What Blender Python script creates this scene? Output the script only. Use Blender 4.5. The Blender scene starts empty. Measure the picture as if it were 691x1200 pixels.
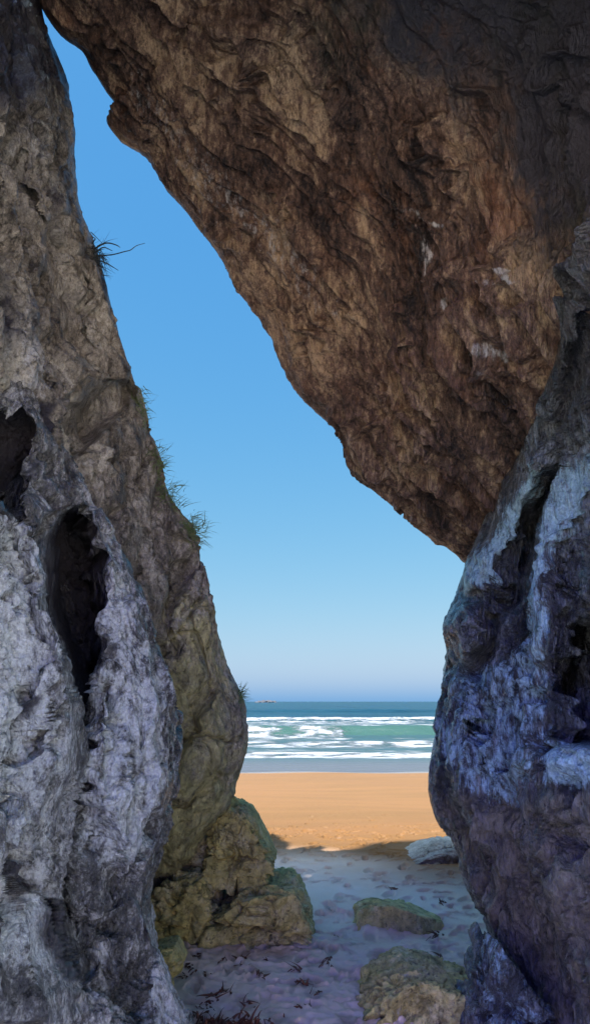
import bpy, math, random
import numpy as np
random.seed(7)
rng = np.random.default_rng(11)
C = bpy.context.scene.collection
SC = bpy.context.scene

# ------------------------------------------------------------------ camera
CAM_Z = 1.65
F = 826.0                                   # focal length in photo pixels (691 x 1200)
PITCH = math.atan(222 / F)
cp, sp = math.cos(PITCH), math.sin(PITCH)
cam = bpy.data.cameras.new('camera')
cam.sensor_fit = 'VERTICAL'; cam.sensor_height = 36.0
cam.lens = 36.0 * F / 1200.0
cam.clip_start = 0.05; cam.clip_end = 40000
co = bpy.data.objects.new('camera', cam); C.objects.link(co)
co.location = (0, 0, CAM_Z); co.rotation_euler = (math.pi / 2 + PITCH, 0, 0)
SC.camera = co


def W(px, py, Y):
    """point seen at photo pixel (px, py) at distance Y ahead"""
    cx = (px - 345.5) / F; cy = (600 - py) / F
    t = Y / (cp - cy * sp)
    return (cx * t, Y, CAM_Z + t * (cy * cp + sp))


def proj(P):
    d = P[:, 1] * cp + (P[:, 2] - CAM_Z) * sp
    u = -P[:, 1] * sp + (P[:, 2] - CAM_Z) * cp
    dd = np.where(d > 0.3, d, 0.3)
    px = 345.5 + F * P[:, 0] / dd; py = 600 - F * u / dd
    px = np.where(d > 0.3, px, -9999.0)
    return px, py


# ------------------------------------------------------------------ noise
_perm = np.random.default_rng(3).permutation(256).astype(np.int32)
_perm = np.concatenate([_perm, _perm, _perm])
_g = np.random.default_rng(5).normal(size=(256, 3)).astype(np.float32)
_g /= np.linalg.norm(_g, axis=1, keepdims=True)


def perlin(p):
    p = p.astype(np.float32)
    i = np.floor(p).astype(np.int32); f = p - i
    i &= 255
    w = f * f * f * (f * (f * 6 - 15) + 10)
    out = 0
    for dx in (0, 1):
        a = _perm[i[:, 0] + dx]; wx = w[:, 0] if dx else 1 - w[:, 0]
        for dy in (0, 1):
            b = _perm[a + i[:, 1] + dy]; wy = w[:, 1] if dy else 1 - w[:, 1]
            for dz in (0, 1):
                h = _perm[b + i[:, 2] + dz]; wz = w[:, 2] if dz else 1 - w[:, 2]
                g = _g[h]
                dot = g[:, 0] * (f[:, 0] - dx) + g[:, 1] * (f[:, 1] - dy) + g[:, 2] * (f[:, 2] - dz)
                out = out + wx * wy * wz * dot
    return out * 1.6


def fbm(p, n=4, gain=0.5):
    s = 0; a = 1.0; t = 0
    for k in range(n):
        s = s + a * perlin(p * (2.03 ** k) + 17.3 * k); t += a; a *= gain
    return s / t


def ridged(p, n=4, gain=0.55):
    s = 0; a = 1.0; t = 0; prev = 1.0
    for k in range(n):
        r = 1 - np.abs(perlin(p * (2.07 ** k) + 31.7 * k)); r = r * r
        s = s + a * r * prev; t += a; a *= gain; prev = 0.4 + 0.6 * r
    return s / t


def worley(p):
    p = p.astype(np.float32)
    i = np.floor(p).astype(np.int32); f = p - i
    f1 = np.full(len(p), 9, np.float32); f2 = f1.copy(); cid = np.zeros(len(p), np.int32); fac = np.zeros(len(p), np.float32)
    for dx in (-1, 0, 1):
        for dy in (-1, 0, 1):
            for dz in (-1, 0, 1):
                h = _perm[_perm[_perm[(i[:, 0] + dx) & 255] + ((i[:, 1] + dy) & 255)] + ((i[:, 2] + dz) & 255)]
                q = _g[h] * 0.45 + 0.5
                rx = f[:, 0] - q[:, 0] - dx; ry = f[:, 1] - q[:, 1] - dy; rz = f[:, 2] - q[:, 2] - dz
                d = rx * rx + ry * ry + rz * rz
                m = d < f1
                g = _g[(h * 7 + 13) & 255]
                fac = np.where(m, rx * g[:, 0] + ry * g[:, 1] + rz * g[:, 2], fac)
                f2 = np.where(m, f1, np.minimum(f2, d)); cid = np.where(m, h, cid); f1 = np.where(m, d, f1)
    return np.sqrt(f1), np.sqrt(f2), cid, fac


def sstep(a, b, x):
    t = np.clip((x - a) / (b - a), 0, 1); return t * t * (3 - 2 * t)


# ------------------------------------------------------------------ mesh helpers
def mesh_obj(name, V, faces, mat, attrs=None, origin=(0, 0, 0), smooth=True, parent=None):
    V = np.asarray(V, np.float64) - np.array(origin)
    me = bpy.data.meshes.new(name)
    faces = np.asarray(faces, np.int32)
    nf, k = faces.shape
    me.vertices.add(len(V)); me.vertices.foreach_set('co', V.astype(np.float32).ravel())
    me.loops.add(nf * k); me.loops.foreach_set('vertex_index', faces.ravel())
    me.polygons.add(nf); me.polygons.foreach_set('loop_start', np.arange(0, nf * k, k, dtype=np.int32))
    me.polygons.foreach_set('loop_total', np.full(nf, k, np.int32))
    me.polygons.foreach_set('use_smooth', np.full(nf, smooth, bool))
    me.update(calc_edges=True)
    for a, v in (attrs or {}).items():
        at = me.attributes.new(a, 'FLOAT', 'POINT'); at.data.foreach_set('value', np.asarray(v, np.float32))
    me.materials.append(mat)
    o = bpy.data.objects.new(name, me); C.objects.link(o)
    o.location = origin
    if parent: o.parent = parent
    return o


def grid_faces(nv, nu, wrap=False):
    idx = np.arange(nv * nu).reshape(nv, nu)
    if wrap: idx = np.concatenate([idx, idx[:, :1]], 1)
    return np.stack([idx[:-1, :-1].ravel(), idx[:-1, 1:].ravel(), idx[1:, 1:].ravel(), idx[1:, :-1].ravel()], 1)


def grid_normals(G):
    du = np.gradient(G, axis=1); dv = np.gradient(G, axis=0)
    n = np.cross(du, dv); l = np.linalg.norm(n, axis=2, keepdims=True)
    return n / np.maximum(l, 1e-9)


def cr_interp(P, n, seglen=None):
    """Catmull-Rom (centripetal-ish via chord parameter) resample along axis 0 of P (k, ..., 3) to n"""
    k = len(P)
    flat = P.reshape(k, -1)
    if seglen is None:
        seglen = np.ones(k - 1)
    T = np.concatenate([[0], np.cumsum(seglen)])
    t = np.linspace(0, T[-1], n)
    j = np.clip(np.searchsorted(T, t, side='right') - 1, 0, k - 2)
    h = (T[j + 1] - T[j])[:, None]; s = ((t - T[j])[:, None]) / h
    tan = np.zeros_like(flat)
    dT = np.diff(T)[:, None]; sl = np.diff(flat, axis=0) / dT
    tan[0] = sl[0]; tan[-1] = sl[-1]
    tan[1:-1] = (sl[:-1] * dT[1:] + sl[1:] * dT[:-1]) / (dT[:-1] + dT[1:])
    lim = 1.6 * np.minimum(np.abs(sl[:-1]), np.abs(sl[1:])) + .06 * (np.abs(sl[:-1]) + np.abs(sl[1:]))
    tan[1:-1] = np.clip(tan[1:-1], -lim, lim)
    a, b = flat[j], flat[j + 1]; ta, tb = tan[j], tan[j + 1]
    s2, s3 = s * s, s * s * s
    r = (2 * s3 - 3 * s2 + 1) * a + (s3 - 2 * s2 + s) * h * ta + (-2 * s3 + 3 * s2) * b + (s3 - s2) * h * tb
    return r.reshape((n,) + P.shape[1:])


def tag(o, label, cat, group=None, kind=None):
    if label: o['label'] = label
    if cat: o['category'] = cat
    if group: o['group'] = group
    if kind: o['kind'] = kind
    return o


# ------------------------------------------------------------------ materials
class NT:
    def __init__(self, name):
        self.m = bpy.data.materials.new(name); self.m.use_nodes = True
        self.t = self.m.node_tree; self.t.nodes.clear()
        self.out = self.n('ShaderNodeOutputMaterial')
        self.bs = self.n('ShaderNodeBsdfPrincipled')
        self.l(self.bs.outputs[0], self.out.inputs[0])
        self.tc = self.n('ShaderNodeTexCoord').outputs['Object']

    def n(self, t, **kw):
        x = self.t.nodes.new(t)
        for k, v in kw.items(): setattr(x, k, v)
        return x

    def l(self, a, b): self.t.links.new(a, b)

    def put(self, sock, v):
        if isinstance(v, bpy.types.NodeSocket): self.l(v, sock)
        else: sock.default_value = v

    def mapping(self, rot=(0, 0, 0), scale=(1, 1, 1), loc=(0, 0, 0), vec=None):
        m = self.n('ShaderNodeMapping'); self.l(vec or self.tc, m.inputs[0])
        m.inputs[1].default_value = loc; m.inputs[2].default_value = rot; m.inputs[3].default_value = scale
        return m.outputs[0]

    def noise(self, vec, scale, detail=6, rough=0.6, dist=0.0, typ='FBM', lac=2.0):
        x = self.n('ShaderNodeTexNoise'); x.noise_type = typ
        self.l(vec, x.inputs['Vector']); x.inputs['Scale'].default_value = scale
        x.inputs['Detail'].default_value = detail; x.inputs['Roughness'].default_value = rough
        x.inputs['Distortion'].default_value = dist; x.inputs['Lacunarity'].default_value = lac
        return x.outputs[0]

    def voro(self, vec, scale, feature='DISTANCE_TO_EDGE', out=0):
        x = self.n('ShaderNodeTexVoronoi'); x.feature = feature
        self.l(vec, x.inputs['Vector']); x.inputs['Scale'].default_value = scale
        return x.outputs[out]

    def ramp(self, fac, stops):
        r = self.n('ShaderNodeValToRGB'); self.put(r.inputs[0], fac)
        e = r.color_ramp.elements
        while len(e) < len(stops): e.new(0.5)
        for el, (p, c) in zip(e, stops):
            el.position = p
            el.color = (c, c, c, 1) if isinstance(c, (int, float)) else (*c, 1)
        return r.outputs[0]

    def mixc(self, fac, a, b, mode='MIX'):
        x = self.n('ShaderNodeMix', data_type='RGBA', blend_type=mode)
        self.put(x.inputs[0], fac)
        self.put(x.inputs[6], a if not isinstance(a, tuple) else (*a, 1)); self.put(x.inputs[7], b if not isinstance(b, tuple) else (*b, 1))
        return x.outputs[2]

    def math(self, op, a, b=0.0, c=None, clamp=False):
        x = self.n('ShaderNodeMath', operation=op, use_clamp=clamp)
        self.put(x.inputs[0], a); self.put(x.inputs[1], b)
        if c is not None: self.put(x.inputs[2], c)
        return x.outputs[0]

    def rng(self, v, a, b, c=0.0, d=1.0):
        x = self.n('ShaderNodeMapRange'); x.interpolation_type = 'SMOOTHSTEP'
        self.put(x.inputs[0], v)
        for i, q in enumerate((a, b, c, d)): x.inputs[i + 1].default_value = q
        return x.outputs[0]

    def attr(self, name):
        return self.n('ShaderNodeAttribute', attribute_name=name).outputs['Fac']

    def bump(self, h, strength=0.5, dist=0.02, normal=None):
        b = self.n('ShaderNodeBump'); b.inputs['Strength'].default_value = strength
        b.inputs['Distance'].default_value = dist; self.l(h, b.inputs['Height'])
        if normal: self.l(normal, b.inputs['Normal'])
        return b.outputs[0]

    def set(self, **kw):
        for k, v in kw.items():
            self.put(self.bs.inputs[k.replace('_', ' ')], v if not (isinstance(v, tuple) and len(v) == 3) else (*v, 1))


def rock_mat(name, dark, mid, light, rot, aniso, pale, algae, accent, rlo, rhi, bump=1.0, spec=0.5):
    k = NT(name)
    st = k.mapping(rot=rot, scale=aniso)
    big = k.noise(st, 1.3, 5, 0.6, 0.6)
    fine = k.noise(st, 9.0, 8, 0.72, 0.3)
    grain = k.noise(k.tc, 70, 5, 0.7)
    strk = k.noise(st, 17.0, 9, 0.78, 0.25)
    val = k.math('ADD', k.math('MULTIPLY', big, 0.35), k.math('ADD', k.math('MULTIPLY', fine, 0.25), k.math('ADD', k.math('MULTIPLY', strk, .28), k.math('MULTIPLY', grain, 0.12))))
    col = k.ramp(val, [(0.43, dark), (0.5, mid), (0.57, light)])
    spk = k.noise(st, 42.0, 7, 0.8)
    col = k.mixc(1.0, col, k.ramp(spk, [(.36, .45), (.45, .95), (.5, 1.0)]), 'MULTIPLY')
    # patches of another mineral
    acc = k.rng(k.noise(k.mapping(loc=(3.1, 7.7, 1.3)), 1.1, 6, 0.65, 0.4), 0.5, 0.68)
    col = k.mixc(k.math('MULTIPLY', acc, 0.55), col, k.mixc(k.rng(strk, .4, .6), tuple(c * 0.35 for c in accent), accent))
    # algae film, also part of the painted roof shade
    al = k.attr('algae')
    an = k.noise(k.tc, 7, 7, 0.7)
    alf = k.math('MULTIPLY', k.rng(k.math('ADD', al, k.math('MULTIPLY', k.math('SUBTRACT', an, 0.5), 1.6)), 0.3, 0.9), 0.85)
    col = k.mixc(alf, col, k.mixc(k.rng(fine, 0.35, 0.65), tuple(c * 0.45 for c in algae), algae))
    # pale crust, also painted sheen and glints
    pl = k.attr('pale')
    pn = k.noise(st, 14, 8, 0.75)
    pf = k.rng(k.math('ADD', pl, k.math('MULTIPLY', k.math('SUBTRACT', pn, 0.5), 2.2)), 0.35, 0.8)
    col = k.mixc(k.math('MULTIPLY', pf, 0.9), col, k.mixc(k.rng(grain, 0.3, 0.7), tuple(c * 0.6 for c in pale), pale))
    # dark specks and pits
    pit = k.rng(k.math('ADD', k.noise(st, 26, 5, 0.65), k.math('MULTIPLY', k.noise(k.tc, 1.7, 3), .25)), 0.44, 0.56, 0.4, 1.0)
    col = k.mixc(1.0, col, pit, 'MULTIPLY')
    col = k.mixc(k.rng(k.math('ADD', k.attr('shade_stain'), k.math('ADD', k.math('MULTIPLY', k.math('SUBTRACT', fine, .5), .9), k.math('MULTIPLY', k.math('SUBTRACT', big, .5), 1.5))), .3, .75), col, k.mixc(grain, (.016, .014, .018), (.055, .048, .056)))  # dark layer: painted shade of hollows and unlit parts, also wet rock
    wet = k.attr('wet')
    rg = k.rng(k.math('ADD', k.noise(k.tc, 5, 6, 0.7), k.math('MULTIPLY', k.math('SUBTRACT', 0.5, wet), 0.5)), 0.35, 0.65, rlo, rhi)
    h = k.math('ADD', k.math('MULTIPLY', k.noise(st, 20, 6, 0.6, 0.2), 1.0), k.math('MULTIPLY', k.noise(k.tc, 80, 4, 0.6), 0.16))
    nrm = k.bump(h, 1.0 * bump, 0.05)
    k.set(Base_Color=col, Roughness=rg, Normal=nrm, Specular_IOR_Level=spec)
    return k.m


# ------------------------------------------------------------------ rock relief
def seg_dist(px, py, pts):
    d = np.full(px.shape, 1e9); 
    for (ax, ay), (bx, by) in zip(pts[:-1], pts[1:]):
        vx, vy = bx - ax, by - ay
        t = np.clip(((px - ax) * vx + (py - ay) * vy) / (vx * vx + vy * vy + 1e-9), 0, 1)
        d = np.minimum(d, np.hypot(px - ax - t * vx, py - ay - t * vy))
    return d


def poly_sd(px, py, pts):
    """signed distance, negative inside"""
    d = seg_dist(px, py, pts + pts[:1])
    ins = np.zeros(px.shape, bool)
    n = len(pts)
    for i in range(n):
        ax, ay = pts[i]; bx, by = pts[(i + 1) % n]
        c = ((ay > py) != (by > py)) & (px < (bx - ax) * (py - ay) / (by - ay + 1e-12) + ax)
        ins ^= c
    return np.where(ins, -d, d)


def line_side(px, py, pts):
    best = np.full(px.shape, 1e9); sg = np.zeros(px.shape)
    for (ax, ay), (bx, by) in zip(pts[:-1], pts[1:]):
        vx, vy = bx - ax, by - ay
        t = np.clip(((px - ax) * vx + (py - ay) * vy) / (vx * vx + vy * vy + 1e-9), 0, 1)
        d = np.hypot(px - ax - t * vx, py - ay - t * vy)
        m = d < best
        sg = np.where(m, np.sign(vx * (py - ay) - vy * (px - ax)), sg); best = np.where(m, d, best)
    return best * sg


def end_fade(px, py, pts):
    (ax, ay), (bx, by) = pts[0], pts[-1]
    vx, vy = bx - ax, by - ay; L = math.hypot(vx, vy)
    t = ((px - ax) * vx + (py - ay) * vy) / L
    return sstep(-5, 45, t) * sstep(-5, 45, L - t)


def rot_to(strike):
    s = np.array(strike, float); s /= np.linalg.norm(s)
    a = np.array([0, 0, 1.0]) if abs(s[2]) < 0.9 else np.array([1.0, 0, 0])
    b = np.cross(s, a); b /= np.linalg.norm(b); c = np.cross(s, b)
    return np.stack([s, b, c])


def rock_disp(P, strike, bed, amp=1.0, stretch=0.3, seed=0.0, big=1.0, blocks=1.0, terr=1.0, fine=1.0, slots=1.0, crev=1.0, keep=1.0, hf=1.0):
    R = rot_to(strike); edgek = .2 + .8 * keep; base = fine; fine = fine * hf
    q = P + seed
    wv = np.stack([perlin(q * 0.9 + 5), perlin(q * 0.9 + 50), perlin(q * 0.9 + 90)], 1) * 0.25
    wv += np.stack([perlin(q * 3 + 5), perlin(q * 3 + 50), perlin(q * 3 + 90)], 1) * 0.05
    q = q + wv
    s = (q @ R.T) * np.array([stretch, 1, 1])
    d = keep * (big * 0.16 * fbm(q * 0.75, 3) + 0.15 * (ridged(s * 1.5, 4) - 0.5))
    f1, f2, cid, fac = worley(s * 1.9)
    e = sstep(0, .10, f2 - f1)
    d = d + keep * blocks * e * (.16 * fac + .03 * ((cid % 17) / 17.0 - .5))
    f1, f2, cid, fac = worley(s * 5.2 + 7)
    e = sstep(0, .14, f2 - f1)
    d = d + base * blocks * (e * (.075 * fac + .02 * ((cid % 13) / 13.0 - .5)) - .02 * (1 - e))
    f1, f2, cid, fac = worley(s * np.array([1.3, 1, 1]) * 15 + 3)
    e = sstep(0, .2, f2 - f1)
    d = d + fine * e * (.034 * fac + .007 * ((cid % 13) / 13.0 - .5))
    d = d - fine * keep * slots * .075 * sstep(.22, .6, perlin(s * np.array([1.2, 1, 1]) * 7.5 + 11) + .25 * perlin(q * 25))
    b = np.array(bed, float); b /= np.linalg.norm(b)
    t = (q @ b) * 5.0 + 0.5 * fbm(q * 1.7, 3)
    fr = t - np.floor(t)
    d = d + base * edgek * terr * 0.035 * (np.where(fr < 0.8, fr / 0.8, (1 - fr) / 0.2) - 0.5) * (0.4 + 0.6 * sstep(-0.2, 0.4, perlin(q * 1.3 + 40)))
    cr = 1 - np.abs(perlin(s * 3.6 + 23 + .3 * perlin(q * 6)[:, None]))
    d = d - edgek * base * crev * .19 * sstep(.80, .99, cr) * sstep(-.3, .1, perlin(q * 1.6 + 5))
    cr = 1 - np.abs(perlin(s * np.array([1.2, 1, 1]) * 10 + 3 + .3 * perlin(q * 16)[:, None]))
    d = d - edgek * crev * fine * .085 * sstep(.74, .98, cr) * sstep(-.3, .1, perlin(q * 3.1 + 15))
    cr = 1 - np.abs(perlin(s * np.array([1.4, 1, 1]) * 24 + 9))
    d = d - edgek * crev * fine * .017 * sstep(.65, .98, cr)
    d = d + fine * 0.05 * (ridged(s * 6.0, 4, 0.6) - 0.5)
    d = d + fine * 0.022 * (ridged(s * np.array([1.6, 1, 1]) * 19, 3, 0.6) - 0.5)
    d = d + fine * 0.010 * perlin(q * 50)
    d = d - 0.03 * sstep(0.25, 0.6, perlin(q * 9 + 70)) * fine
    return d * amp


def rock_mass(name, net, nv, nu, mat, feats, strike, bed, vlen=None, ulen=None, paint=None, origin=(0, 0, 0), edge=None, flip=False, **dk):
    P = np.array(net, float)                                     # (rows, cols, 3) world points
    G = cr_interp(P, nv, vlen)
    G = cr_interp(np.swapaxes(G, 0, 1).copy(), nu, ulen); G = np.swapaxes(G, 0, 1).copy()
    V = G.reshape(-1, 3)
    px, py = proj(V)
    wx = 14 * perlin(V * 2.2 + 9) + 5 * perlin(V * 7 + 9); wy = 14 * perlin(V * 2.2 + 77) + 5 * perlin(V * 7 + 33)
    pxw, pyw = px + wx, py + wy
    uu = np.tile(np.linspace(0, 1, nu), nv)
    ray = V - np.array([0, 0, CAM_Z]); ray /= np.linalg.norm(ray, axis=1, keepdims=True)
    push = np.zeros(len(V))
    for ft in feats:
        kind, pts, w, dep = ft[:4]
        if kind == 'line':
            push += dep * np.exp(-(seg_dist(pxw, pyw, pts) / w) ** 2)
        elif kind == 'step':                                     # one side of a joint stands back: a sharp ledge
            sd = line_side(pxw, pyw, pts)
            push += dep * sstep(-w, w, sd) * np.exp(-(np.clip(sd, 0, None) / ft[4]) ** 2) * end_fade(px, py, pts)
        else:
            push += dep * (1 - sstep(-w, w * 0.3, poly_sd(pxw, pyw, pts)))
    N = grid_normals(G).reshape(-1, 3)
    if flip: N = -N
    front = (np.einsum('ij,ij->i', N, ray) < 0.15)
    V = V + ray * (push * front)[:, None]
    G2 = V.reshape(nv, nu, 3)
    keep = .25 + .75 * sstep(0, 55, seg_dist(px, py, [(a, b) for a, b, _ in edge])) if edge else 1.0
    el = np.maximum(np.linalg.norm(np.gradient(G2, axis=0), axis=2), np.linalg.norm(np.gradient(G2, axis=1), axis=2)).ravel()
    V = V + N * rock_disp(V, strike, bed, fine=np.clip(.016 / el, 0, 1) ** 2, keep=keep, **dk)[:, None]
    attrs = {'shade_stain': np.zeros(len(V)), 'pale': np.zeros(len(V)), 'algae': np.zeros(len(V)), 'wet': np.full(len(V), 0.5)}
    for a, pts, w, val in (paint or []):
        if len(pts) == 1: pts = pts * 2
        sd = poly_sd(pxw, pyw, pts) if len(pts) > 2 else seg_dist(pxw, pyw, pts) - w
        m = 1 - sstep(-w, w, sd)
        attrs[a] = attrs[a] * (1 - m) + val * m
    return mesh_obj(name, V, grid_faces(nv, nu), mat, attrs, origin)


# ------------------------------------------------------------------ rock materials
M_left = rock_mat('grey_limestone', (.016, .015, .016), (.135, .13, .124), (.66, .66, .64), (0.2, 0.5, 0), (1.35, 1.35, .85),
                  (.80, .84, .85), (.30, .29, .10), (.12, .10, .085), 0.12, 0.42, 1.0, 1.0)
M_cliff = rock_mat('brown_limestone', (.045, .038, .03), (.27, .235, .185), (.62, .57, .47), (0.3, 0.7, 0), (1.35, 1.35, .8),
                   (.60, .59, .58), (.80, .72, .33), (.19, .155, .115), 0.35, 0.7, 1.0, 0.45)
M_roof = rock_mat('brown_roof_rock', (.013, .008, .007), (.14, .080, .056), (.46, .315, .19), (0, 0.95, 0), (1.7, 1.5, .5),
                  (.55, .51, .48), (.030, .034, .022), (.24, .10, .05), 0.4, 0.75, 1.0, 0.4)
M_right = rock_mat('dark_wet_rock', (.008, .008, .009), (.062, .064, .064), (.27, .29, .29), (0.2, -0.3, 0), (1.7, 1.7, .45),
                   (.54, .80, .86), (.30, .25, .17), (.07, .055, .04), 0.10, 0.34, 1.2, 1.0)  # bluish pale colour imitates sky sheen on the wet streaks
M_boul = rock_mat('algae_boulder_rock', (.15, .12, .06), (.70, .60, .33), (.86, .79, .54), (0, 0, 0), (1.2, 1.2, 1.2),
                  (.74, .70, .52), (.78, .64, .21), (.34, .27, .14), 0.5, 0.8, 0.8, 0.35)
M_paleb = rock_mat('pale_boulder_rock', (.14, .13, .115), (.25, .23, .205), (.38, .355, .32), (0, 0, 0), (1.2, 1.2, 1.2),
                   (.42, .41, .38), (.3, .28, .1), (.3, .28, .25), 0.5, 0.8, 0.8, 0.35)

# ------------------------------------------------------------------ left cliff (upper, behind)
E_B = [(10, -75, 4.5), (30, -45, 4.55), (44, -15, 4.6), (54, 30, 4.65), (73, 88, 4.7), (86, 130, 4.75), (89, 180, 4.8), (93, 238, 4.8), (108, 285, 4.85),
       (128, 345, 4.9), (143, 402, 4.95), (163, 468, 5.0), (182, 530, 5.05), (200, 582, 5.1), (228, 630, 5.2), (246, 692, 5.3),
       (266, 775, 5.5), (288, 835, 5.6), (289, 878, 5.6), (270, 932, 5.6), (232, 985, 5.65), (205, 1030, 5.9), (195, 1090, 6.2), (190, 1180, 6.4)]
net = []
for ex, ey, Y in E_B:
    lo = min(max((ey - 420) / 500, 0), 1)
    zr = 18 - 13.5 * (ey + 75) / 1255  # rear columns: unseen rock added behind the camera to block the sun
    r = [(-.4, -3.0, zr), (-3.2, -2.6, zr), (-3.0, .3, .6 * zr + .4 * W(-420, ey, 1.4)[2]), W(-420, ey, 1.4 + 1.2 * lo), W(-60, ey, 2.9 + 1.5 * lo), W((ex - 40) * 0.45 - 10, ey, 3.7 + 0.95 * lo), W(ex - 28 - 16 * lo, ey, Y - 0.42), W(ex - 5, ey, Y - 0.1),
         W(ex, ey, Y + 0.12), W(ex - 22, ey, Y + 0.7), W(ex - 140, ey, Y + .9), W(-700, ey, Y + .7)]
    net.append(r)
up = [[(x - d, y - .3 * d, z + h * f) for (x, y, z), f in zip(net[0], (1, 1, 1, 1, 1, .8, .7, .6, .58, .58, .58, .4))] for d, h in ((1.6, 6.5), (.45, 2.6))]  # unseen upper rows added to close sun leaks and shape the sand shadow
net = up + net
feats = [
    ('poly', [(82, 470), (110, 445), (150, 428), (160, 450), (140, 485), (112, 515), (90, 535), (78, 505)], 14, .5),
    ('step', [(150, 440), (190, 560), (225, 640), (250, 720)], 4, .18, 40),
    ('step', [(100, 430), (70, 480), (60, 560)], 5, -.2, 40),
    ('step', [(245, 640), (200, 720), (180, 800)], 4, .2, 40), ('step', [(275, 790), (225, 850), (190, 940)], 4, .18, 40),
    ('step', [(20, 130), (50, 240), (95, 330), (120, 420)], 5, .2, 50), ('step', [(90, 200), (60, 280), (40, 400)], 5, -.18, 50),
    ('line', [(120, 540), (160, 600), (200, 690)], 3, .09), ('line', [(215, 660), (232, 740), (262, 800)], 3, .08), ('line', [(190, 880), (240, 860), (285, 870)], 3, .07),
    ('line', [(168, 500), (150, 560), (135, 610)], 9, .18),
    ('line', [(190, 570), (170, 640), (150, 690)], 8, .16),
    ('line', [(206, 660), (188, 720), (196, 760)], 7, .12),
    ('line', [(248, 700), (215, 735), (190, 770)], 6, .10),
    ('line', [(226, 850), (205, 905), (190, 950)], 8, .14),
    ('line', [(262, 905), (225, 945), (190, 955)], 8, .16),
    ('line', [(100, 250), (85, 330), (112, 420)], 8, .12),
    ('line', [(20, 60), (30, 150), (10, 250)], 14, .15),
    ('line', [(0, 330), (40, 400), (60, 470)], 9, .12),
    ('line', [(60, 150), (55, 260), (72, 380)], 14, -.12),
    ('line', [(110, 540), (140, 640), (180, 740)], 22, -.12),
    ('line', [(240, 790), (262, 850), (240, 920)], 24, -.12),
]
paint = [('algae', [(-400, -300), (260, -300), (200, 560), (-400, 560)], 60, -.5), ('shade_stain', [(-400, -300), (120, -300), (120, 60), (75, 140), (-400, 160)], 60, .75),  # top corner painted dark where little light reaches
         ('shade_stain', [(-400, 150), (100, 150), (100, 330), (140, 420), (-400, 470)], 60, .4),
         ('shade_stain', [(-60, 480), (50, 480), (60, 560), (120, 590), (140, 700), (130, 800), (95, 960), (-60, 960)], 10, 1),  # back of the near wall's hollow, its shade painted in
         ('shade_stain', [(84, 472), (110, 448), (150, 430), (157, 450), (138, 485), (112, 512), (92, 530), (80, 505)], 14, .3),  # painted shade inside the cliff hollow
         ('algae', [(180, 690), (290, 690), (310, 1050), (150, 1050), (170, 800)], 70, .75),
         ('algae', [(190, 930), (270, 915), (250, 1010), (190, 1030)], 25, .8),
         ('pale', [(20, 250), (70, 250), (80, 340), (90, 420), (60, 450), (0, 420)], 40, .3),
         ('algae', [(-400, -300), (120, -300), (120, 120), (60, 150), (-400, 200)], 50, -1),
         ('pale', [(40, 380), (20, 470)], 18, .65),
         ('wet', [(-100, -100), (110, -100), (110, 480), (-100, 480)], 40, .8),
         ('wet', [(160, 500), (320, 600), (320, 1060), (150, 1060)], 40, .1)]
vl = [14, 18] + [max(b[1] - a[1], 20) for a, b in zip(E_B[:-1], E_B[1:])]
o = rock_mass('cliff', net, 760, 330, M_cliff, feats, (0.35, 0.2, -1), (0.8, -0.2, 0.4), vlen=vl, edge=E_B,
              ulen=[10, 10, 15, 75, 90, 85, 40, 22, 25, 25, 25], paint=paint, origin=W(100, 1100, 6.0), seed=3.0, amp=.8, hf=.5, stretch=.22, flip=True)
tag(o, 'tall brown limestone cliff left of the sky gap with yellow green bulging foot', 'cliff')

# ------------------------------------------------------------------ near left wall
E_A = [(25, 380, 4.3), (55, 450, 4.15), (66, 495, 3.95), (84, 545, 3.9), (103, 580, 3.9), (132, 620, 3.9), (160, 672, 3.95), (180, 730, 4.0), (202, 790, 4.0),
       (210, 850, 4.0), (208, 915, 4.0), (194, 980, 4.0), (178, 1045, 4.0), (188, 1110, 4.0), (206, 1155, 4.05), (228, 1210, 4.1), (250, 1300, 4.1)]
net = []
for ex, ey, Y in E_A:
    k = min(max((ey - 480) / 500, 0), 1); top = min(max((ey - 380) / 110, 0), 1)
    pb = 0.9 * (1 - top)
    r = [W(-400, ey, 1.1 + pb), W(-90, ey, 2.35 - .15 * k + pb), W(ex * 0.28 - 20, ey, 2.95 - 0.2 * k + pb), W(ex * 0.68, ey, 3.35 + pb), W(ex - 14, ey, Y - 0.3), W(ex, ey, Y),
         W(ex - 16, ey, Y + 0.35), W(ex - 120, ey, Y + 0.8)]
    net.append(r)
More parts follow.
